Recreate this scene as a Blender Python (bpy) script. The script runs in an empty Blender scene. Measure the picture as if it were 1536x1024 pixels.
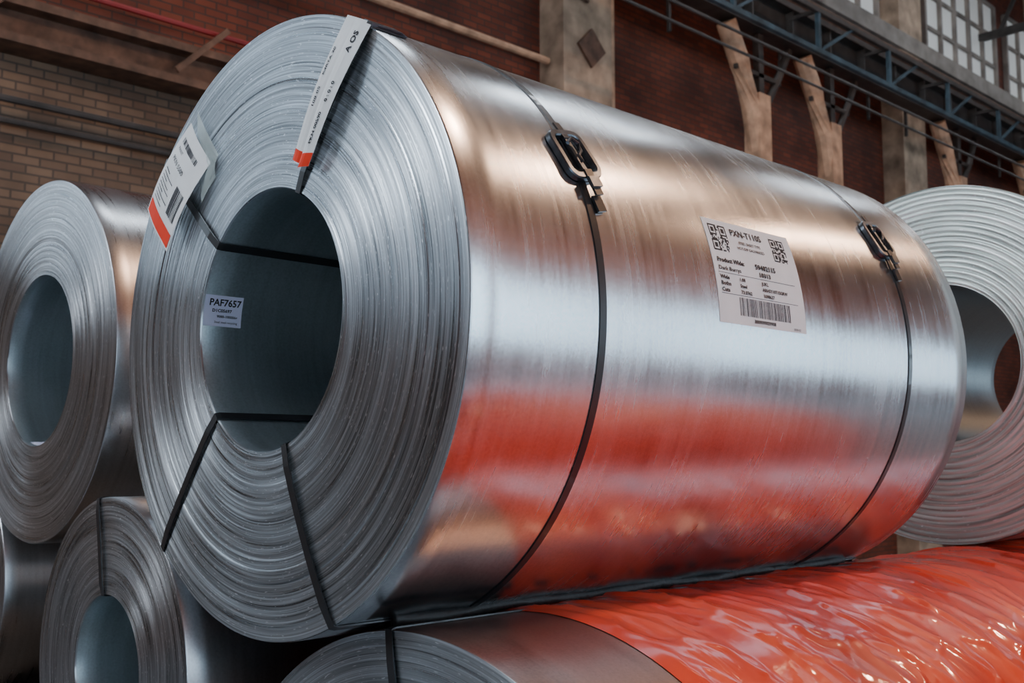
import bpy, math, random
from mathutils import Vector, Matrix
random.seed(7)
sc=bpy.context.scene
COL=bpy.context.collection
pi=math.pi
# ------------------------------------------------------------------ helpers
def nmat(name):
    m=bpy.data.materials.new(name);m.use_nodes=True
    nt=m.node_tree;b=nt.nodes['Principled BSDF'];return m,nt,b
def N(nt,t,**k):
    n=nt.nodes.new(t)
    for a,v in k.items():
        if a.startswith('i_'): n.inputs[a[2:].replace('_',' ')].default_value=v
        else: setattr(n,a,v)
    return n
def L(nt,a,b): nt.links.new(a,b)
def ramp(nt,fac,stops):
    r=nt.nodes.new('ShaderNodeValToRGB');e=r.color_ramp.elements
    while len(e)>1:e.remove(e[-1])
    for i,(p,c) in enumerate(stops):
        el=e[0] if i==0 else e.new(p)
        el.position=p;el.color=(c[0],c[1],c[2],1) if hasattr(c,'__len__') else (c,c,c,1)
    L(nt,fac,r.inputs[0]);return r.outputs[0]
def math_(nt,op,a,b=None):
    n=nt.nodes.new('ShaderNodeMath');n.operation=op
    for i,x in enumerate((a,b)):
        if x is None: continue
        if isinstance(x,(int,float)): n.inputs[i].default_value=x
        else: L(nt,x,n.inputs[i])
    return n.outputs[0]
def simple(name,col,rough=.5,metal=0,noise=0,ns=8,bump=0,coat=0,spec=.5):
    m,nt,b=nmat(name)
    b.inputs['Base Color'].default_value=(*col,1);b.inputs['Roughness'].default_value=rough
    b.inputs['Metallic'].default_value=metal;b.inputs['Coat Weight'].default_value=coat;b.inputs['Specular IOR Level'].default_value=spec
    if noise or bump:
        tc=N(nt,'ShaderNodeTexCoord');n=N(nt,'ShaderNodeTexNoise');n.inputs['Scale'].default_value=ns;n.inputs['Detail'].default_value=6
        L(nt,tc.outputs['Object'],n.inputs['Vector'])
        if noise:
            c=ramp(nt,n.outputs[0],[(.3,[x*(1-noise) for x in col]),(.7,[min(1,x*(1+noise)) for x in col])])
            L(nt,c,b.inputs['Base Color'])
        if bump:
            bp=N(nt,'ShaderNodeBump');bp.inputs['Distance'].default_value=bump;L(nt,n.outputs[0],bp.inputs['Height']);L(nt,bp.outputs[0],b.inputs['Normal'])
    return m
def emis(name,col,s):
    m,nt,b=nmat(name);b.inputs['Base Color'].default_value=(*col,1)
    b.inputs['Emission Color'].default_value=(*col,1);b.inputs['Emission Strength'].default_value=s;return m
def mesh(name,v,f,mats,mi=None,parent=None,smooth=False,sharp=None,loc=(0,0,0)):
    me=bpy.data.meshes.new(name);me.from_pydata([tuple(p) for p in v],[],f)
    for m in (mats if isinstance(mats,(list,tuple)) else [mats]): me.materials.append(m)
    if mi: me.polygons.foreach_set('material_index',mi)
    if smooth: me.polygons.foreach_set('use_smooth',[True]*len(f))
    me.update()
    if sharp: me.set_sharp_from_angle(angle=math.radians(sharp))
    o=bpy.data.objects.new(name,me);COL.objects.link(o);o.location=loc
    if parent:o.parent=parent
    return o
def empty(name,loc=(0,0,0)):
    o=bpy.data.objects.new(name,None);COL.objects.link(o);o.location=loc;o.empty_display_size=.2;return o
class MB:
    def __init__(s): s.v=[];s.f=[];s.m=[]
    def add(s,v,f,mi=0):
        k=len(s.v);s.v+=[tuple(p) for p in v];s.f+=[tuple(i+k for i in q) for q in f];s.m+=[mi]*len(f)
    def box(s,a,b,mi=0,M=None):
        x0,y0,z0=a;x1,y1,z1=b
        v=[Vector(p) for p in [(x0,y0,z0),(x1,y0,z0),(x1,y1,z0),(x0,y1,z0),(x0,y0,z1),(x1,y0,z1),(x1,y1,z1),(x0,y1,z1)]]
        if M: v=[M@p for p in v]
        s.add(v,[(0,3,2,1),(4,5,6,7),(0,1,5,4),(1,2,6,5),(2,3,7,6),(3,0,4,7)],mi)
    def bar(s,p,q,w,h,mi=0,up=(0,0,1)):
        p=Vector(p);q=Vector(q);d=(q-p).normalized();u=Vector(up)
        if abs(d.dot(u))>.98:u=Vector((1,0,0))
        sd=d.cross(u).normalized();u=sd.cross(d)
        v=[]
        for c in (p,q):
            for a,b in((-1,-1),(1,-1),(1,1),(-1,1)): v.append(c+sd*a*w/2+u*b*h/2)
        s.add(v,[(0,3,2,1),(4,5,6,7),(0,1,5,4),(1,2,6,5),(2,3,7,6),(3,0,4,7)],mi)
    def tube(s,pts,r,n=8,mi=0,closed=False,rr=None):
        pts=[Vector(p) for p in pts];v=[];m=len(pts);f=[]
        for i,p in enumerate(pts):
            a=pts[(i-1)%m] if closed or i>0 else p;b=pts[(i+1)%m] if closed or i<m-1 else p
            d=(b-a).normalized();u=Vector((0,0,1)) if abs(d.z)<.9 else Vector((0,1,0))
            sd=d.cross(u).normalized();u=sd.cross(d);R=rr[i] if rr else r
            for k in range(n):
                t=2*pi*k/n;v.append(p+sd*R*math.cos(t)+u*R*math.sin(t))
        for i in range(m if closed else m-1):
            j=(i+1)%m
            for k in range(n): f.append((i*n+k,i*n+(k+1)%n,j*n+(k+1)%n,j*n+k))
        if not closed: f+=[tuple(range(n))[::-1],tuple((m-1)*n+k for k in range(n))]
        s.add(v,f,mi)
    def obj(s,name,mats,parent=None,smooth=False,sharp=None,loc=(0,0,0)):
        return mesh(name,s.v,s.f,mats,s.m,parent,smooth,sharp,loc)
# ------------------------------------------------------------------ materials
def face_mat(name,base=(.54,.58,.62),lo=.5,rough=.29,aniso=.88,freq=330,seed=0,bump=.0008,metal=.94):
    m,nt,b=nmat(name)
    tc=N(nt,'ShaderNodeTexCoord');sx=N(nt,'ShaderNodeSeparateXYZ');L(nt,tc.outputs['Object'],sx.inputs[0])
    y,z=sx.outputs[1],sx.outputs[2]
    r=math_(nt,'SQRT',math_(nt,'ADD',math_(nt,'MULTIPLY',y,y),math_(nt,'MULTIPLY',z,z)))
    cy=math_(nt,'DIVIDE',y,r);cz=math_(nt,'DIVIDE',z,r)
    def ring(fr,ang,det,off):
        cb=N(nt,'ShaderNodeCombineXYZ')
        L(nt,math_(nt,'ADD',math_(nt,'MULTIPLY',r,fr),off+seed*3.3),cb.inputs[0])
        L(nt,math_(nt,'MULTIPLY',cy,ang),cb.inputs[1]);L(nt,math_(nt,'MULTIPLY',cz,ang),cb.inputs[2])
        n=N(nt,'ShaderNodeTexNoise');n.inputs['Scale'].default_value=1;n.inputs['Detail'].default_value=det
        L(nt,cb.outputs[0],n.inputs['Vector']);return n.outputs[0]
    fine=ring(freq,1.8,3,0);mid=ring(60,.9,3,11);big=ring(10,.7,1,23);nick=ring(freq,30,1,37)
    s=math_(nt,'ADD',math_(nt,'ADD',math_(nt,'MULTIPLY',fine,.55),math_(nt,'MULTIPLY',mid,.30)),math_(nt,'MULTIPLY',big,.15))
    col=ramp(nt,s,[(.36,[c*lo*.45 for c in base]),(.44,[c*.66 for c in base]),(.54,base),(.64,[min(1,c*1.5) for c in base])])
    mx=N(nt,'ShaderNodeMixRGB');L(nt,ramp(nt,nick,[(.67,0),(.74,.85)]),mx.inputs[0]);L(nt,col,mx.inputs[1]);mx.inputs[2].default_value=(.95,.97,1,1)
    L(nt,mx.outputs[0],b.inputs['Base Color'])
    b.inputs['Metallic'].default_value=metal
    rr=ramp(nt,mid,[(.3,rough-.04),(.7,rough+.10)]);L(nt,rr,b.inputs['Roughness'])
    b.inputs['Anisotropic'].default_value=aniso;b.inputs['Anisotropic Rotation'].default_value=.25
    tg=N(nt,'ShaderNodeTangent');tg.direction_type='RADIAL';tg.axis='X';L(nt,tg.outputs[0],b.inputs['Tangent'])
    bp=N(nt,'ShaderNodeBump');bp.inputs['Strength'].default_value=.4;bp.inputs['Distance'].default_value=bump
    L(nt,s,bp.inputs['Height']);L(nt,bp.outputs[0],b.inputs['Normal'])
    return m
def galv(name,base=(.64,.67,.70),rough=.23,wob=.005,seed=0):
    m,nt,b=nmat(name)
    tc=N(nt,'ShaderNodeTexCoord')
    mp=N(nt,'ShaderNodeMapping');mp.inputs['Location'].default_value=(seed*3.1,seed*1.7,seed);L(nt,tc.outputs['Object'],mp.inputs[0])
    mp2=N(nt,'ShaderNodeMapping');mp2.inputs['Scale'].default_value=(60,2.2,2.2);L(nt,tc.outputs['Object'],mp2.inputs[0])
    n1=N(nt,'ShaderNodeTexNoise');n1.inputs['Scale'].default_value=3.2;n1.inputs['Detail'].default_value=4
    n2=N(nt,'ShaderNodeTexNoise');n2.inputs['Scale'].default_value=170;n2.inputs['Detail'].default_value=2
    n3=N(nt,'ShaderNodeTexNoise');n3.inputs['Scale'].default_value=1.5;n3.inputs['Detail'].default_value=1.5
    n4=N(nt,'ShaderNodeTexNoise');n4.inputs['Scale'].default_value=1;n4.inputs['Detail'].default_value=3
    for n in(n1,n2,n3):L(nt,mp.outputs[0],n.inputs['Vector'])
    L(nt,mp2.outputs[0],n4.inputs['Vector'])
    s=math_(nt,'ADD',math_(nt,'ADD',math_(nt,'MULTIPLY',n1.outputs[0],.38),math_(nt,'MULTIPLY',n2.outputs[0],.34)),math_(nt,'MULTIPLY',n4.outputs[0],.28))
    col=ramp(nt,s,[(.30,[c*.72 for c in base]),(.5,base),(.70,[min(1,c*1.22) for c in base])]);L(nt,col,b.inputs['Base Color'])
    b.inputs['Metallic'].default_value=1
    s2=math_(nt,'ADD',math_(nt,'MULTIPLY',n1.outputs[0],.6),math_(nt,'MULTIPLY',n4.outputs[0],.4))
    rr=ramp(nt,s2,[(.3,rough-.04),(.7,rough+.08)]);L(nt,rr,b.inputs['Roughness'])
    bp=N(nt,'ShaderNodeBump');bp.inputs['Strength'].default_value=1;bp.inputs['Distance'].default_value=wob
    L(nt,n3.outputs[0],bp.inputs['Height']);L(nt,bp.outputs[0],b.inputs['Normal'])
    return m
def wrap_mat():
    m,nt,b=nmat('orange_film')
    tc=N(nt,'ShaderNodeTexCoord')
    mp=N(nt,'ShaderNodeMapping');mp.inputs['Scale'].default_value=(2.6,1.0,1.0);mp.inputs['Rotation'].default_value=(0,.2,.25);L(nt,tc.outputs['Object'],mp.inputs[0])
    n1=N(nt,'ShaderNodeTexNoise');n1.inputs['Scale'].default_value=2.3;n1.inputs['Detail'].default_value=3;n1.inputs['Distortion'].default_value=1.2
    n2=N(nt,'ShaderNodeTexNoise');n2.inputs['Scale'].default_value=1.6;n2.inputs['Detail'].default_value=4
    for n in(n1,n2):L(nt,mp.outputs[0],n.inputs['Vector'])
    col=ramp(nt,n2.outputs[0],[(.32,(.40,.016,.005)),(.5,(.70,.040,.010)),(.68,(.88,.10,.035))]);L(nt,col,b.inputs['Base Color'])
    b.inputs['Roughness'].default_value=.40;b.inputs['Specular IOR Level'].default_value=.35;b.inputs['Coat Weight'].default_value=1;b.inputs['Coat Roughness'].default_value=.08;b.inputs['Coat IOR'].default_value=1.5
    bp=N(nt,'ShaderNodeBump');bp.inputs['Strength'].default_value=.8;bp.inputs['Distance'].default_value=.005
    L(nt,n1.outputs[0],bp.inputs['Height']);L(nt,bp.outputs[0],b.inputs['Normal']);L(nt,bp.outputs[0],b.inputs['Coat Normal'])
    return m
M_face=face_mat('coil_edge_layers')
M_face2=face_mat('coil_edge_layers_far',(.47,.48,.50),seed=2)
M_faceE=face_mat('coil_edge_layers_pale',(.84,.93,.89),lo=1.1,rough=.42,aniso=.3,freq=120,seed=4,metal=.45)
M_galv=galv('galvanised_steel')
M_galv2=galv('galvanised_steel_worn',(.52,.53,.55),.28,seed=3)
M_galvD=galv('galvanised_steel_tinted',(.33,.23,.20),.34,seed=7)  # brown tint in the base stands in for reflected orange
M_bore=galv('bore_steel',(.45,.52,.55),.42,seed=5)
M_boreE=galv('bore_steel_shaded',(.26,.29,.30),.42,seed=6)  # base darkened as shade, damps lamp reflections inside the bore
M_strap=simple('strap_black_steel',(.012,.012,.014),.38,0,.3,coat=.3)
M_buckle=simple('buckle_dark_steel',(.10,.11,.125),.30,.9,noise=.3,ns=60)
M_white=simple('label_paper',(.80,.80,.80),.6,noise=.05,ns=12,spec=.25)
M_lilac=simple('label_paper_lilac',(.74,.74,.93),.6,spec=.2)
M_ink=simple('label_ink',(.03,.03,.035),.6,spec=.2)
M_red=simple('label_red',(.85,.05,.02),.6,spec=.2)
M_orange=wrap_mat()
M_rubber=simple('black_film',(.010,.009,.009),.5,noise=.4,ns=30,bump=.004,spec=.4)
# ------------------------------------------------------------------ coil builder
def coil_body(parent,R,r,Lx,mats,hole_off=0,layers=90,step=.00018,rib=0,seg=256,seed=1,extra=None):
    rnd=random.Random(seed)
    prof=[]
    prof.append((.004,r,0))
    k=layers;dr=(R-r-.004)/k
    cur=0
    for i in range(k):
        ra=r+.002+i*dr;rb=ra+dr
        if rib:
            d=rib*(.55+.45*rnd.random())
            for t in (0.06,.2,.4,.6,.8,.94): prof.append((d*(1-math.sin(pi*t)**.55),ra+dr*t,0))
        else:
            if rnd.random()<.08: cur=rnd.uniform(-4,4)*step
            d=cur+rnd.uniform(-1,1)*step
            prof.append((d,ra+dr*.12,0));prof.append((d+step*.2,ra+dr*.85,0))
    prof.append((.001,R-.002,1));
    nx=24
    for i in range(nx+1): prof.append((.004+(Lx-.008)*i/nx,R,1))
    prof.append((Lx,R-.003,0));prof.append((Lx,r+.003,2))
    for i in range(nx): prof.append((Lx-.004-(Lx-.012)*i/nx,r,2))
    v=[];f=[];mi=[];n=len(prof)
    for j in range(seg):
        t=2*pi*j/seg;c,s=math.cos(t),math.sin(t)
        for (x,rad,_) in prof:
            w=hole_off*max(0,min(1,(R-rad)/(R-r)))
            v.append((x,rad*c,rad*s+w))
    for j in range(seg):
        j2=(j+1)%seg
        for i in range(n):
            i2=(i+1)%n
            f.append((j*n+i,j*n+i2,j2*n+i2,j2*n+i));mi.append(prof[i][2])
    return mesh('coil_body',v,f,mats,mi,parent,True,40)
def circ_strap(parent,name,x,R,w=.016,th=.0022,mat=None,wob=0.0):
    v=[];f=[];n=240
    for j in range(n):
        t=2*pi*j/n;c,s=math.cos(t),math.sin(t);xx=x+wob*math.sin(t*2+.6)
        for dx,rr in((-w/2,R-.0005),(-w/2,R+th),(w/2,R+th),(w/2,R-.0005)): v.append((xx+dx,rr*c,rr*s))
    for j in range(n):
        k=(j+1)%n
        for i in range(4): f.append((j*4+i,j*4+(i+1)%4,k*4+(i+1)%4,k*4+i))
    return mesh(name,v,f,mat or M_strap,None,parent)
def eye_strap(parent,name,R,r,Lx,a_in,a_out,w=.02,th=.0035,ho=0,outer=None):
    ai,ao=math.radians(a_in),math.radians(a_out)
    e=.0045
    def P(x,rad,a): return Vector((x,rad*math.cos(a),rad*math.sin(a)+ho*max(0,(R-rad)/(R-r))))
    ro=R+.001;ri=r-.001
    path=[]
    if outer is None: outer=Lx
    path+= [(P(outer,ro,ao),'o'),(P(.01,ro,ao),'o'),(P(-e*.6,ro-.003,ao),'o')]
    for i in range(1,8):
        t=i/8;path.append((P(-e,ro+(ri-ro)*t,ao+(ai-ao)*t),'f'))
    path+=[(P(-e*.6,ri+.003,ai),'i'),(P(.01,ri,ai),'i'),(P(Lx,ri,ai),'i')]
    if outer==Lx: path+=[(P(Lx+e,ri,ai),'f'),(P(Lx+e,ro,ao),'f')]
    v=[];f=[];m=len(path)
    for i,(p,kind) in enumerate(path):
        a=math.atan2(p.z,p.y);tan=Vector((0,-math.sin(a),math.cos(a)));rad=Vector((0,math.cos(a),math.sin(a)))
        nrm={'o':rad,'i':-rad,'f':Vector((-1 if p.x<Lx/2 else 1,0,0))}[kind]
        for s_,h in((-1,0),(1,0),(1,1),(-1,1)): v.append(p+tan*s_*w/2+nrm*th*h)
    cl=outer==Lx
    for i in range(m if cl else m-1):
        j=(i+1)%m
        for k in range(4): f.append((i*4+k,i*4+(k+1)%4,j*4+(k+1)%4,j*4+k))
    return mesh(name,v,f,M_strap,None,parent)
# ------------------------------------------------------------------ print / label helpers
def text_polys(body,size,x,y,align='LEFT',sx=1.0,bold=0.0):
    cu=bpy.data.curves.new('t','FONT');cu.body=body;cu.size=size;cu.align_x=align;cu.resolution_u=2;cu.offset=bold
    o=bpy.data.objects.new('t',cu);COL.objects.link(o)
    dg=bpy.context.evaluated_depsgraph_get();dg.update()
    me=bpy.data.meshes.new_from_object(o.evaluated_get(dg))
    vs=[(x+p.co.x*sx,y+p.co.y) for p in me.vertices];fs=[tuple(p.vertices) for p in me.polygons]
    bpy.data.objects.remove(o);bpy.data.curves.remove(cu);bpy.data.meshes.remove(me)
    return vs,fs
class Label:
    def __init__(s,fn): s.fn=fn;s.mb=MB()
    def quad(s,x0,y0,x1,y1,off,mi,n=1,m=1):
        v=[];f=[]
        for j in range(m+1):
            for i in range(n+1): v.append(s.fn(x0+(x1-x0)*i/n,y0+(y1-y0)*j/m,off))
        for j in range(m):
            for i in range(n):
                a=j*(n+1)+i;f.append((a,a+1,a+n+2,a+n+1))
        s.mb.add(v,f,mi)
    def text(s,body,size,x,y,mi=1,off=.0012,align='LEFT',sx=1,bold=0.0):
        vs,fs=text_polys(body,size,x,y,align,sx,bold)
        s.mb.add([s.fn(a,b,off) for a,b in vs],fs,mi)
    def qr(s,x,y,sz,mi=1,n=17):
        c=sz/n;rnd=random.Random(int(x*1e4)+3)
        def fin(i,j):
            for (a,b) in((0,0),(0,n-7),(n-7,n-7)):
                if a<=i<a+7 and b<=j<b+7:
                    u,w=i-a,j-b;k=max(abs(u-3),abs(w-3));return 1 if k in(3,0,1) else 0
            return None
        for j in range(n):
            for i in range(n):
                q=fin(i,j)
                if q is None:q=rnd.random()<.5
                if q:s.quad(x+i*c,y+j*c,x+i*c+c,y+j*c+c,.0012,mi)
    def barcode(s,x0,x1,y0,y1,mi=1,seed=2):
        rnd=random.Random(seed);x=x0
        while x<x1:
            w=rnd.choice([.0012,.0022,.0034]);s.quad(x,y0,min(x+w,x1),y1,.0012,mi,1,2);x+=w+rnd.choice([.0012,.002,.003])
# ================================================================== MAIN COIL
R0,r0,L0=.703,.300,2.10
main=empty('steel_coil')
coil_body(main,R0,r0,L0,[M_face,M_galv,M_bore],hole_off=.012,layers=95,seg=320,seed=3)
circ_strap(main,'outer_strap_1',.36,R0,.020,.0025)
circ_strap(main,'outer_strap_2',1.71,R0,.020,.0025)
eye_strap(main,'eye_strap_1',R0,r0,L0,42,43,ho=.012)
eye_strap(main,'eye_strap_2',R0,r0,L0,-46,-49,ho=.012)
eye_strap(main,'eye_strap_3',R0,r0,L0,-108,-114,ho=.012)
eye_strap(main,'eye_strap_4',R0,r0,L0,115,123,ho=.012,outer=.07)
def cyl_fn(R,x0,a0,rot=0):
    cr,sr=math.cos(rot),math.sin(rot)
    def fn(u,v,off):
        uu=u*cr-v*sr;vv=u*sr+v*cr
        a=math.radians(a0)+vv/R;rr=R+off
        return Vector((x0+uu,-rr*math.cos(a),rr*math.sin(a)))
    return fn
def buckle(parent,name,x,a,R,rot,S=1.0):
    fn0=cyl_fn(R,x,a,rot);mb=MB()
    fn=lambda u,v,h:fn0(u*S,v*S,h)
    hw,hh,cr=.044,.050,.020
    path=[]
    for cx,cy,t0 in((hw-cr,hh-cr,0),(-hw+cr,hh-cr,90),(-hw+cr,-hh+cr,180),(hw-cr,-hh+cr,270)):
        for k in range(7):
            t=math.radians(t0+k*15);path.append((cx+cr*math.cos(t),cy+cr*math.sin(t)))
    n=len(path);v=[];f=[]
    sec=[(-.0075,.002),(-.0075,.013),(-.005,.016),(.005,.016),(.0075,.013),(.0075,.002)]
    for (px,py) in path:
        qx=px-max(-hw+cr,min(hw-cr,px));qy=py-max(-hh+cr,min(hh-cr,py));l=math.hypot(qx,qy) or 1;qx/=l;qy/=l
        for s_,h in sec: v.append(fn(px+qx*s_,py+qy*s_,h))
    k=len(sec)
    for i in range(n):
        j=(i+1)%n
        for q in range(k): f.append((i*k+q,i*k+(q+1)%k,j*k+(q+1)%k,j*k+q))
    mb.add(v,f,0)
    def bx(x0,y0,x1,y1,h0,h1,mi=0):
        v=[fn(a_,b_,h) for h in(h0,h1) for a_,b_ in((x0,y0),(x1,y0),(x1,y1),(x0,y1))]
        mb.add(v,[(0,3,2,1),(4,5,6,7),(0,1,5,4),(1,2,6,5),(2,3,7,6),(3,0,4,7)],mi)
    bx(-.005,-.046,.007,.046,.006,.014)
    bx(-.011,-.095,.011,-.040,.014,.019,1)
    bx(-.009,.035,.009,.075,.012,.016,1)
    bx(-.015,-.080,.015,-.058,.016,.024)
    mb.tube([fn(-.014,.020,.018),fn(-.002,.028,.023),fn(.012,.016,.023),(fn(.010,.0,.020)),fn(-.006,-.010,.020),fn(-.004,-.024,.019)],.0042,8,0)
    bx(-.012,-.125,.012,-.092,.003,.009,1)
    mb.obj(name,[M_buckle,M_strap],parent,True,35)
buckle(main,'buckle_1',.362,28.5,R0,math.radians(12),1.12)
buckle(main,'buckle_2',1.70,29,R0,math.radians(8),1.12)
W,H=.375,.262
lb=Label(cyl_fn(R0,.768,.8))
lb.quad(0,0,W,H,.0008,0,12,12)
O=.0022
lb.qr(.018,H-.085,.070);lb.qr(W-.098,H-.082,.064)
def tx(b,s,x,y,sx=1.35,bold=.0004,al='LEFT'): lb.text(b,s,x,y,1,O,al,sx,bold)
tx('PXN-T110S',.025,.104,H-.036,1.1,.0005)
tx('STEEL SHEET TYPE',.010,.130,H-.056,1.15,.0002);tx('HOT-DIP GALVANISED',.010,.118,H-.071,1.15,.0002)
tx('Product Wide:',.0155,.018,.148,1.2,.0006);tx('59402115',.018,.175,.146,1.25,.0007)
tx('Dark Burrys',.014,.018,.128,1.3,.0003);tx('10313',.016,.185,.127,1.3,.0006)
lb.quad(.015,.121,W-.03,.1222,.0012,1,6,1)
for i,(a,b_,c_) in enumerate([('Wide','1.08','JUKL'),('Bothn','Steel','ARHSY10T1SGRW'),('Cuts','73.0762','1098637')]):
    y=.106-i*.0155;tx(a,.0135,.018,y,1.2,.0005);tx(b_,.012,.095,y,1.2);tx(c_,.012,.190,y,1.15)
lb.quad(.015,.070,W-.03,.0712,.0012,1,6,1)
lb.barcode(.085,.305,.022,.066);tx('3009099029908',.012,.14,.008,1.2);tx('2030-02',.008,.315,.004,1.2,.0001)
lb.mb.obj('product_label',[M_white,M_ink],main)
def bore_fn(R,x0,a0):
    def fn(u,v,off):
        a=math.radians(a0)+v/R;rr=R-off
        return Vector((x0+u,rr*math.cos(a),rr*math.sin(a)+.012))
    return fn
lb=Label(bore_fn(r0,.004,2.5))
lb.quad(0,0,.105,.078,.001,0,2,8)
lb.text('PAF7657',.024,.012,.052,1,.002,'LEFT',1.0,.0006);lb.text('D1C05697',.011,.022,.036,1,.002,'LEFT',1.1,.0004)
lb.text('9000-100056g',.009,.036,.022,1,.002,'LEFT',1.1,.0003);lb.text('Steel steel recycling',.008,.03,.008,1,.002,'LEFT',1,.0001)
lb.mb.obj('bore_label',[M_lilac,M_ink],main)
def bil(c00,c10,c11,c01,W,H,curl=0,side=-1):
    c=[Vector(p) for p in(c00,c10,c11,c01)]
    def fn(u,v,off):
        a,b=u/W,v/H
        p=c[0]*(1-a)*(1-b)+c[1]*a*(1-b)+c[2]*a*b+c[3]*(1-a)*b
        return p+Vector((-(off)-curl*(math.sin(pi*b)+.35*math.sin(pi*a*1.3)),0,0))
    return fn
fn=bil((-.034,.545,.352),(-.034,.435,.222),(-.016,.252,.424),(-.016,.352,.548),.16,.27,.012)
lb=Label(fn);lb.quad(0,0,.16,.27,0,0,8,12);lb.quad(.006,.006,.154,.045,.001,2,6,2)
for i in range(9):
    lb.quad(.015,.06+i*.0105,.015+.03+.07*random.random(),.0625+i*.0105,.001,1,3,1)
lb.text('PKN 5500',.018,.02,.175,1,.001);lb.text('PAINT',.012,.02,.205,1,.001);lb.barcode(.02,.12,.225,.240)
lb.barcode(.10,.145,.07,.15,seed=5)
lb.mb.obj('shipping_tag',[M_white,M_ink,M_red],main,False)
m,nt,b=nmat('clear_plastic_sleeve');b.inputs['Base Color'].default_value=(.75,.85,.82,1);b.inputs['Alpha'].default_value=.35;b.inputs['Roughness'].default_value=.2
M_clear=m
fn=bil((-.008,.30,.33),(-.008,.235,.385),(-.008,.225,.44),(-.008,.335,.575),.1,.27,.006)
lb=Label(fn);lb.quad(0,0,.1,.27,0,0,6,8);lb.mb.obj('plastic_sleeve',[M_clear],main)
def vtext(lb,body,size,u,v,off=.001,sx=1.2,bold=.0008):
    a,f=text_polys(body,size,0,0,'LEFT',sx,bold);lb.mb.add([lb.fn(u-y_,v+x_,off) for x_,y_ in a],f,1)
fn=bil((-.022,-.137,.352),(-.022,-.180,.330),(-.010,-.385,.600),(-.010,-.318,.632),.07,.32,.012)
lb=Label(fn);lb.quad(0,0,.07,.32,0,0,4,16);lb.quad(.0,.0,.07,.026,.001,2,4,2)
vtext(lb,'K4RTA 20',.012,.022,.19,bold=.0003);vtext(lb,'108 05',.014,.03,.12,bold=.0003)
lb.mb.obj('strip_tag_1',[M_white,M_ink,M_red],main)
fn=bil((-.030,-.170,.325),(-.030,-.208,.322),(-.013,-.402,.585),(-.013,-.352,.612),.05,.31,.010)
lb=Label(fn);lb.quad(0,0,.05,.31,0,0,4,16);lb.quad(.0,.0,.05,.03,.001,2,4,2)
vtext(lb,'A OS',.017,.032,.245,bold=.0005);vtext(lb,'0 : 0 : 0',.012,.032,.14,bold=.0004);vtext(lb,'PKN 00590',.012,.030,.05,bold=.0004)
lb.mb.obj('strip_tag_2',[M_white,M_ink,M_red],main)
mb=MB();fnc=cyl_fn(R0,.03,58)
for i in range(3):
    v=[fnc(a_,b_,h) for h in(.001,.010-i*.002) for a_,b_ in((-.03+i*.015,-.02),(.05+i*.006,-.02),(.05+i*.006,.016),(-.03+i*.015,.016))]
    mb.add(v,[(0,3,2,1),(4,5,6,7),(0,1,5,4),(1,2,6,5),(2,3,7,6),(3,0,4,7)],0)
mb.obj('edge_clip',[M_buckle],main)
# ================================================================== OTHER COILS
A=empty('steel_coil',(.28,2.12,.07))
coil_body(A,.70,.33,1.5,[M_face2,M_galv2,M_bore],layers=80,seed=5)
lb=Label(lambda u,v,off:Vector((.02+u,(.33-off)*math.cos(math.radians(-104)+v/.33),(.33-off)*math.sin(math.radians(-104)+v/.33))))
lb.quad(0,0,.12,.18,.001,0,2,8);lb.mb.obj('bore_label',[M_lilac],A)
B=empty('steel_coil',(0.0,.775,-.875))
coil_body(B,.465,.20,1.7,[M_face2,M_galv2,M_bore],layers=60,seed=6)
eye_strap(B,'eye_strap',.465,.20,1.7,82,80,w=.018)
D=empty('added_wrapped_coil',(.09,-.44,-1.437))
RD=.793
coil_body(D,RD,.30,3.95,[M_face,M_galvD,M_bore],layers=100,seed=8,seg=320)
eye_strap(D,'eye_strap',RD,.30,3.95,88,84,w=.022)
def wrap_shell(parent,R,x0,x1,nx=330,nt=420,slant=.30):
    from mathutils import noise
    v=[];f=[]
    for i in range(nx+1):
        for j in range(nt):
            t=2*pi*j/nt;c,s=math.cos(t),math.sin(t)
            ph_=math.degrees(t)-90
            k_=max(0,min(1,(ph_-33)/22));k_=k_*k_*(3-2*k_)
            if ph_>150:k_*=max(0,1-(ph_-150)/40)
            xs=x0-slant*k_
            x=xs+(x1-xs)*i/nx
            ph=(x*2.6+.30*math.sin(t+1.0)+.03*math.sin(3*t));ov=(ph%1.0)
            h=.0055*max(0,1-ov*4)
            q=Vector((x*5+1.2*c+.8*s,1.3*c,1.3*s))
            h+=.007*(max(0,1-abs(noise.noise(q))*3.8))**2
            q2=Vector((x*3+2*s,1.3*c+5,4*s));h+=.004*noise.noise(q2)
            q3=Vector((x*14+3*c,2.5*c,2.5*s));h+=.0010*noise.noise(q3)
            q4=Vector((x*9-4*s,6*c,6*s+3));h+=.0045*(max(0,1-abs(noise.noise(q4))*8))
            edge=min(1,i/4)
            rr=R+.0015+max(0,h+.002)*edge
            v.append((x,rr*c,rr*s))
    for i in range(nx):
        for j in range(nt):
            k=(j+1)%nt;f.append((i*nt+j,(i+1)*nt+j,(i+1)*nt+k,i*nt+k))
    return mesh('film_wrap',v,f,M_orange,None,parent,True)
wrap_shell(D,RD,.365,3.95)
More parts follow.
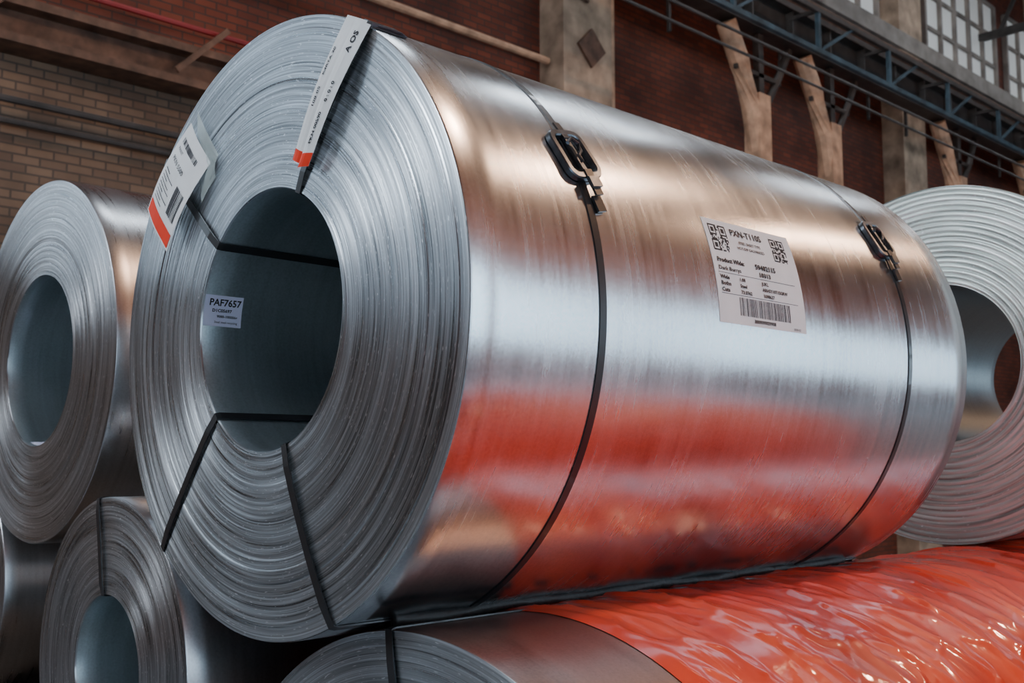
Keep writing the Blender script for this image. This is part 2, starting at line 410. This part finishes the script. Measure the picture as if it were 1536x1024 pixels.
# unseen wrapped coil, added to extend the orange reflection on the main shell
F_=empty('added_wrapped_coil',(.0,-2.03,-1.490))
coil_body(F_,.730,.30,3.5,[M_face,M_galvD,M_bore],layers=60,seed=14,seg=200)
wrap_shell(F_,.730,.05,3.49,200,260,0)
E=empty('steel_coil',(2.83,-.28,.062))
coil_body(E,.70,.31,1.3,[M_faceE,M_galv2,M_boreE],layers=19,rib=.013,seed=9)
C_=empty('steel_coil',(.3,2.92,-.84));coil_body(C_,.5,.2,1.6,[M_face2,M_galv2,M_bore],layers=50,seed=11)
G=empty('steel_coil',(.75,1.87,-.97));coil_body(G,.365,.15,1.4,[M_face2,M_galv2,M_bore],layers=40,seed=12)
mb=MB();pts=[];rr=[]
for i in range(220):
    x=.14+i*(1.85/219);pts.append((x,-.306+.006*math.sin(x*19)+random.uniform(-.0012,.0012),-.640+.003*math.sin(x*13+1)));rr.append(.014+.003*math.sin(x*23)*math.sin(x*17)+random.uniform(0,.001))
mb.tube(pts,.01,8,0,rr=rr);mb.obj('packing_film',[M_rubber],main,True)
# ================================================================== HALL
FZ=-2.232
def brick_mat(name,c1,c2,mortar,grime=.5,axis='x',c_low=None):
    m,nt,b=nmat(name)
    tc=N(nt,'ShaderNodeTexCoord');sx=N(nt,'ShaderNodeSeparateXYZ');L(nt,tc.outputs['Object'],sx.inputs[0])
    cb=N(nt,'ShaderNodeCombineXYZ');L(nt,sx.outputs[0 if axis=='x' else 1],cb.inputs[0]);L(nt,sx.outputs[2],cb.inputs[1])
    br=N(nt,'ShaderNodeTexBrick');L(nt,cb.outputs[0],br.inputs['Vector'])
    br.inputs['Scale'].default_value=1;br.inputs['Brick Width'].default_value=.25;br.inputs['Row Height'].default_value=.085
    br.inputs['Mortar Size'].default_value=.009;br.inputs['Color1'].default_value=(*c1,1);br.inputs['Color2'].default_value=(*c2,1);br.inputs['Mortar'].default_value=(*mortar,1)
    n=N(nt,'ShaderNodeTexNoise');n.inputs['Scale'].default_value=.9;n.inputs['Detail'].default_value=6;L(nt,tc.outputs['Object'],n.inputs['Vector'])
    g=ramp(nt,n.outputs[0],[(.3,1-grime),(.65,1)])
    col=br.outputs['Color']
    if c_low:
        br2=N(nt,'ShaderNodeTexBrick');L(nt,cb.outputs[0],br2.inputs['Vector'])
        br2.inputs['Scale'].default_value=1;br2.inputs['Brick Width'].default_value=.25;br2.inputs['Row Height'].default_value=.085;br2.inputs['Mortar Size'].default_value=.01
        br2.inputs['Color1'].default_value=(*c_low[0],1);br2.inputs['Color2'].default_value=(*c_low[1],1);br2.inputs['Mortar'].default_value=(*c_low[2],1)
        k1=math_(nt,'LESS_THAN',sx.outputs[2],3.55);k2=math_(nt,'LESS_THAN',sx.outputs[0],6.2)
        mx=N(nt,'ShaderNodeMixRGB');L(nt,math_(nt,'MULTIPLY',k1,k2),mx.inputs[0]);L(nt,col,mx.inputs[1]);L(nt,br2.outputs['Color'],mx.inputs[2]);col=mx.outputs[0]
    mm=N(nt,'ShaderNodeMixRGB');mm.blend_type='MULTIPLY';mm.inputs[0].default_value=1;L(nt,col,mm.inputs[1]);L(nt,g,mm.inputs[2])
    L(nt,mm.outputs[0],b.inputs['Base Color']);b.inputs['Roughness'].default_value=.85
    bp=N(nt,'ShaderNodeBump');bp.inputs['Distance'].default_value=.01;bp.inputs['Strength'].default_value=.6;L(nt,br.outputs['Fac'],bp.inputs['Height']);bp.invert=True;L(nt,bp.outputs[0],b.inputs['Normal'])
    return m
M_brick=brick_mat('brick_dark_red',(.25,.055,.024),(.15,.034,.016),(.08,.04,.028),.6,'x',((.29,.185,.12),(.20,.125,.085),(.12,.09,.07)))
M_brickw=brick_mat('brick_orange',(.64,.22,.10),(.53,.17,.075),(.5,.22,.14),.45,'x')
M_bricky=brick_mat('brick_red_end',(.30,.09,.04),(.22,.06,.03),(.12,.07,.05),.5,'y')
M_plaster=simple('pilaster_plaster',(.38,.27,.19),.85,noise=.45,ns=3,bump=.01)
M_floor=simple('concrete_floor',(.13,.15,.17),.55,noise=.4,ns=1.5)
M_roof=simple('roof_sheet',(.21,.15,.12),.7,noise=.3,ns=2)
M_steel=simple('painted_steel_dark',(.05,.042,.038),.5,noise=.4,ns=5)
M_rust=simple('rusty_steel',(.13,.065,.04),.6,noise=.5,ns=6)
M_blue=simple('painted_steel_blue',(.045,.080,.105),.5,noise=.5,ns=4)
M_wood=simple('timber_post',(.50,.31,.20),.7,noise=.4,ns=5,bump=.01)
M_pale=simple('pale_panel',(.27,.23,.20),.8,noise=.4,ns=2)
M_redp=simple('red_pipe',(.30,.02,.02),.5)
X0,X1,Y0,Y1,ZT=-9,34,-9,8,11.5
def slab(name,a,b,m):
    mb=MB();mb.box(a,b);return mb.obj(name,[m])
slab('floor',(X0-.3,Y0-.3,FZ-.2),(X1+.3,Y1+.3,FZ),M_floor)
slab('ceiling',(X0-.3,Y0-.3,ZT),(X1+.3,Y1+.3,ZT+.2),M_roof)
slab('wall_back',(X0-.3,Y1,FZ),(X1+.3,Y1+.3,ZT),M_brick)
slab('wall_front',(X0-.3,Y0-.3,FZ),(X1+.3,Y0,ZT),M_brickw)
slab('wall_left',(X0-.3,Y0,FZ),(X0,Y1,ZT),M_bricky)
slab('wall_right',(X1,Y0,FZ),(X1+.3,Y1,ZT),M_bricky)
mb=MB()
mb.box((-.2,.42,FZ),(2.6,4.2,-1.42))
for i in range(10): mb.box((-.25+i*.29,.40,-1.42),(.0+i*.29,4.22,-1.342),0)
mb.obj('timber_platform',[simple('old_timber',(.07,.045,.03),.8,noise=.4,ns=5)])
mb=MB()
for x in(.6,3.4):
    for s_ in(-1,1):
        y=-.44+s_*.42
        v=[(x-.1,y,FZ),(x+.1,y,FZ),(x+.1,y+s_*.3,FZ),(x-.1,y+s_*.3,FZ),(x-.1,y+s_*.28,FZ+.22),(x+.1,y+s_*.28,FZ+.22)]
        mb.add(v,[(0,1,2,3),(0,1,5,4),(3,2,5,4),(0,3,4),(1,2,5)],0)
mb.obj('coil_chock',[M_wood])
def window(name,x0,x1,z0,z1,y,dirn,glow,nx,nz,frame=M_steel):
    mb=MB();d=dirn
    mb.box((x0,min(y,y+d*.04),z0),(x1,max(y,y+d*.04),z1),1)
    for i in range(nx+1):
        x=x0+(x1-x0)*i/nx;mb.box((x-.05,min(y,y+d*.12),z0),(x+.05,max(y,y+d*.12),z1),0)
    for i in range(nz+1):
        z=z0+(z1-z0)*i/nz;mb.box((x0,min(y,y+d*.10),z-.04),(x1,max(y,y+d*.10),z+.04),0)
    return mb.obj(name,[frame,glow])
G_day=emis('daylight_glass',(.60,.82,1.0),4.5)
G_face_fill=emis('added_face_fill_glow',(.70,.86,1.0),1.5)  # glow for added out-of-view panes that brighten the coil faces
G_day2=emis('daylight_glass_dim',(.85,.85,.82),.11)
G_streak=emis('added_streak_glow',(.82,.91,1.0),34)  # glow for an added pane that makes the coil face streak
G_sky=emis('added_roof_glow',(.84,.92,1.0),10)  # glow for added roof panels that grey the shell's top reflection
G_roof_streak=emis('added_roof_streak_glow',(.82,.92,1.0),6)  # glow for an added roof panel aimed at the coil face streak
n=1
for x0 in(-7,-1,5,11,17,23,29):
    window('added_window_%d'%n,x0,x0+4.6,-1.0,2.6,Y0,1,G_day,4,3);n+=1
for x0 in(-8.6,-4.2):  # added panes left of the view, fill light for the coil faces
    window('added_window_%d'%n,x0,x0+3.9,1.5,6.5,Y1,-1,G_face_fill,4,4);n+=1
for x0 in(12,16.5,21,25.5,30):
    window('added_window_%d'%n,x0,x0+3.8,8.3,10.6,Y1,-1,G_day2,5,3,M_pale);n+=1
mb=MB();ya,yb,za,zb=.6,4.2,4.6,8.6  # added high pane on the left wall, placed for the face streak
mb.box((X0,ya,za),(X0+.04,yb,zb),1)
for i in range(5):
    y=ya+(yb-ya)*i/4;mb.box((X0,y-.05,za),(X0+.12,y+.05,zb),0)
    z=za+(zb-za)*i/4;mb.box((X0,ya,z-.04),(X0+.10,yb,z+.04),0)
mb.obj('added_window_%d'%n,[M_steel,G_streak]);n+=1
def roof_panel(name,x0,x1,y0,y1,glow=G_sky):  # glowing ceiling panel, added for light and reflections on the coils
    mb=MB();mb.box((x0,y0,ZT-.05),(x1,y1,ZT),1)
    for i in range(5):
        x=x0+(x1-x0)*i/4;mb.box((x-.04,y0,ZT-.12),(x+.04,y1,ZT),0)
    mb.box((x0,y0-.1,ZT-.15),(x1,y0,ZT));mb.box((x0,y1,ZT-.15),(x1,y1+.1,ZT));return mb.obj(name,[M_steel,glow])
k=n
for i,(x0,y0,x1,y1) in enumerate(((-8,-.5,-5,2.5),(2,3,6,4.5),(10,3,14,4.5),(18,3,22,4.5),(26,3,30,4.5))):
    roof_panel('added_window_%d'%k,x0,x1,y0,y1,G_roof_streak if i==0 else G_sky);k+=1
G_lamp=emis('lamp_glow',(1,.60,.38),150)
def lamp(x,y,z):
    mb=MB();mb.tube([(0,0,ZT-z-.01),(0,0,.35)],.02,8,0)
    mb.tube([(0,0,.35),(0,0,.2),(0,0,.02)],.1,20,0,rr=[.10,.26,.48]);
    n=20;v=[(.45*math.cos(2*pi*i/n),.45*math.sin(2*pi*i/n),0) for i in range(n)];mb.add(v,[tuple(range(n))[::-1]],1)
    mb.obj('high_bay_lamp',[M_steel,G_lamp],None,False,None,(x,y,z))
for x in(3.2,8.5,14.5): lamp(x,-3.6,8.0)
mb=MB()
mb.box((X0+.1,7.62,3.38),(8.9,7.98,3.46));mb.box((X0+.1,7.78,3.46),(8.9,7.84,3.72));mb.box((X0+.1,7.60,3.72),(8.9,7.98,3.80))
mb.obj('wall_beam',[M_rust])
mb=MB()
mb.tube([(0.2,7.7,4.02),(9,7.7,4.02)],.03,8,2)
mb.tube([(0.2,7.8,5.08),(9,7.8,5.08)],.05,8,1);mb.tube([(.2,7.8,2.90),(9,7.8,2.90)],.035,8,0);mb.tube([(.2,7.8,2.70),(9,7.8,2.70)],.03,8,0)
for i in range(5):
    x=1.8+i*1.9;mb.bar((x,7.9,2.65),(x+.05,7.75,2.98),.08,.03,0)
    mb.bar((x-.2,7.6,3.5),(x+.35,7.6,4.05),.05,.06,3)
mb.obj('wall_pipe',[M_steel,M_wood,M_redp,M_rust])
for i,x in enumerate((9.05,19.0,27)):
    mb=MB();mb.box((x,7.55,FZ),(x+1.0,8,ZT),0);mb.box((x+1.0,7.75,FZ),(x+1.3,8,ZT),1)
    if i==0:
        M_=Matrix.Translation((x+.55,7.53,5.35))@Matrix.Rotation(pi/4,4,'Y');mb.box((-.2,-.02,-.2),(.2,.02,.2),2,M_)
        mb.box((x+.35,7.52,6.0),(x+.5,7.56,6.5),2)
    mb.obj('wall_pilaster',[M_plaster,M_wood,M_rust])
slab('trim_1',(10.5,7.5,7.9),(X1,8,8.25),M_pale)
# upper service beam with hangers on the brick wall
mb=MB()
mb.box((10.6,7.2,7.15),(X1-.1,7.45,7.22));mb.box((10.6,7.3,7.22),(X1-.1,7.34,7.50));mb.box((10.6,7.2,7.50),(X1-.1,7.45,7.57))
for i in range(15):
    x=11.0+i*1.5
    mb.bar((x,7.25,5.9),(x,7.25,7.15),.05,.05,1);mb.bar((x,7.25,6.4),(x+.7,7.25,7.15),.04,.04,1)
    mb.bar((x,7.35,7.3),(x,7.95,7.3),.06,.06,0)
mb.tube([(10.6,7.2,6.4),(X1-.1,7.2,6.4)],.03,6,1)
mb.obj('service_beam',[M_rust,M_steel])
mb=MB()
gy=6.0;XA,XB=X0+.1,X1-.1
mb.box((XA,gy-.16,5.62),(XB,gy+.16,5.68));mb.box((XA,gy-.02,5.68),(XB,gy+.02,6.12));mb.box((XA,gy-.18,6.12),(XB,gy+.18,6.2));mb.box((XA,gy-.04,6.2),(XB,gy+.04,6.32))
for i in range(40):
    x=XA+i*1.05
    mb.box((x,gy-.15,5.68),(x+.03,gy+.15,6.12))
for z in(5.40,6.0): mb.bar((XA,gy-.55,z),(XB,gy-.55,z),.07,.07,1 if z<5.5 else 0)
for i in range(20):
    x=XA+i*2.1;mb.bar((x,gy-.55,5.4),(x,gy-.55,6.0),.06,.06,1)
    mb.bar((x,gy-.55,6.0),(x,gy-.1,6.0),.05,.05,0);mb.bar((x,gy-.55,5.4),(x+1.0,gy-.55,6.0),.04,.04,1)
for z,y in((5.05,5.35),(4.9,5.5)): mb.tube([(XA,y,z),(XB,y,z)],.02,6,0)
mb.obj('crane_girder',[M_steel,M_blue])
for x in(11.35,13.3,17.8,21.5,26):
    mb=MB()
    mb.bar((x,gy,FZ),(x,gy,4.7),.26,.28);mb.bar((x+.05,gy,4.6),(x+.05,gy,5.60),.10,.12,1)
    mb.tube([(x-.02,gy,3.9),(x-.15,gy,4.5),(x-.42,gy,5.1),(x-.72,gy,5.58)],.14,10)
    mb.tube([(x+.05,gy,4.2),(x+.28,gy,4.7),(x+.62,gy,5.2),(x+.85,gy,5.58)],.06,8,1)
    mb.bar((x-.55,gy-.02,5.0),(x+.55,gy-.02,5.0),.06,.06,1)
    mb.obj('timber_column',[M_wood,M_steel],None)
for x in(6,12,18,24,30):
    mb=MB();mb.bar((x,Y0+.05,9.6),(x,Y1-.05,9.6),.16,.16);mb.bar((x,Y0+.05,11.3),(x,Y1-.05,11.3),.16,.16)
    for i in range(9):
        y=Y0+.3+i*1.8;mb.bar((x,y,9.6),(x,y+.9,11.3),.08,.08);mb.bar((x,y+.9,11.3),(x,y+1.8,9.6),.08,.08)
    mb.obj('roof_truss',[M_steel])
# ------------------------------------------------------------------ world & camera
w=bpy.data.worlds.new('World');sc.world=w;w.use_nodes=True
w.node_tree.nodes['Background'].inputs[0].default_value=(.5,.6,.75,1);w.node_tree.nodes['Background'].inputs[1].default_value=.3
psi,phi=.8026,.1052
d=Vector((math.cos(psi)*math.cos(phi),math.sin(psi)*math.cos(phi),math.sin(phi)))
cam=bpy.data.cameras.new('camera');co=bpy.data.objects.new('camera',cam);COL.objects.link(co)
co.location=(-1.286,-2.140,-.296);co.rotation_euler=d.to_track_quat('-Z','Y').to_euler()
cam.sensor_width=36;cam.lens=36*1615.4/1536;cam.clip_end=200;cam.clip_start=.02
cam.dof.use_dof=True;cam.dof.focus_distance=2.45;cam.dof.aperture_fstop=6.3
sc.camera=co
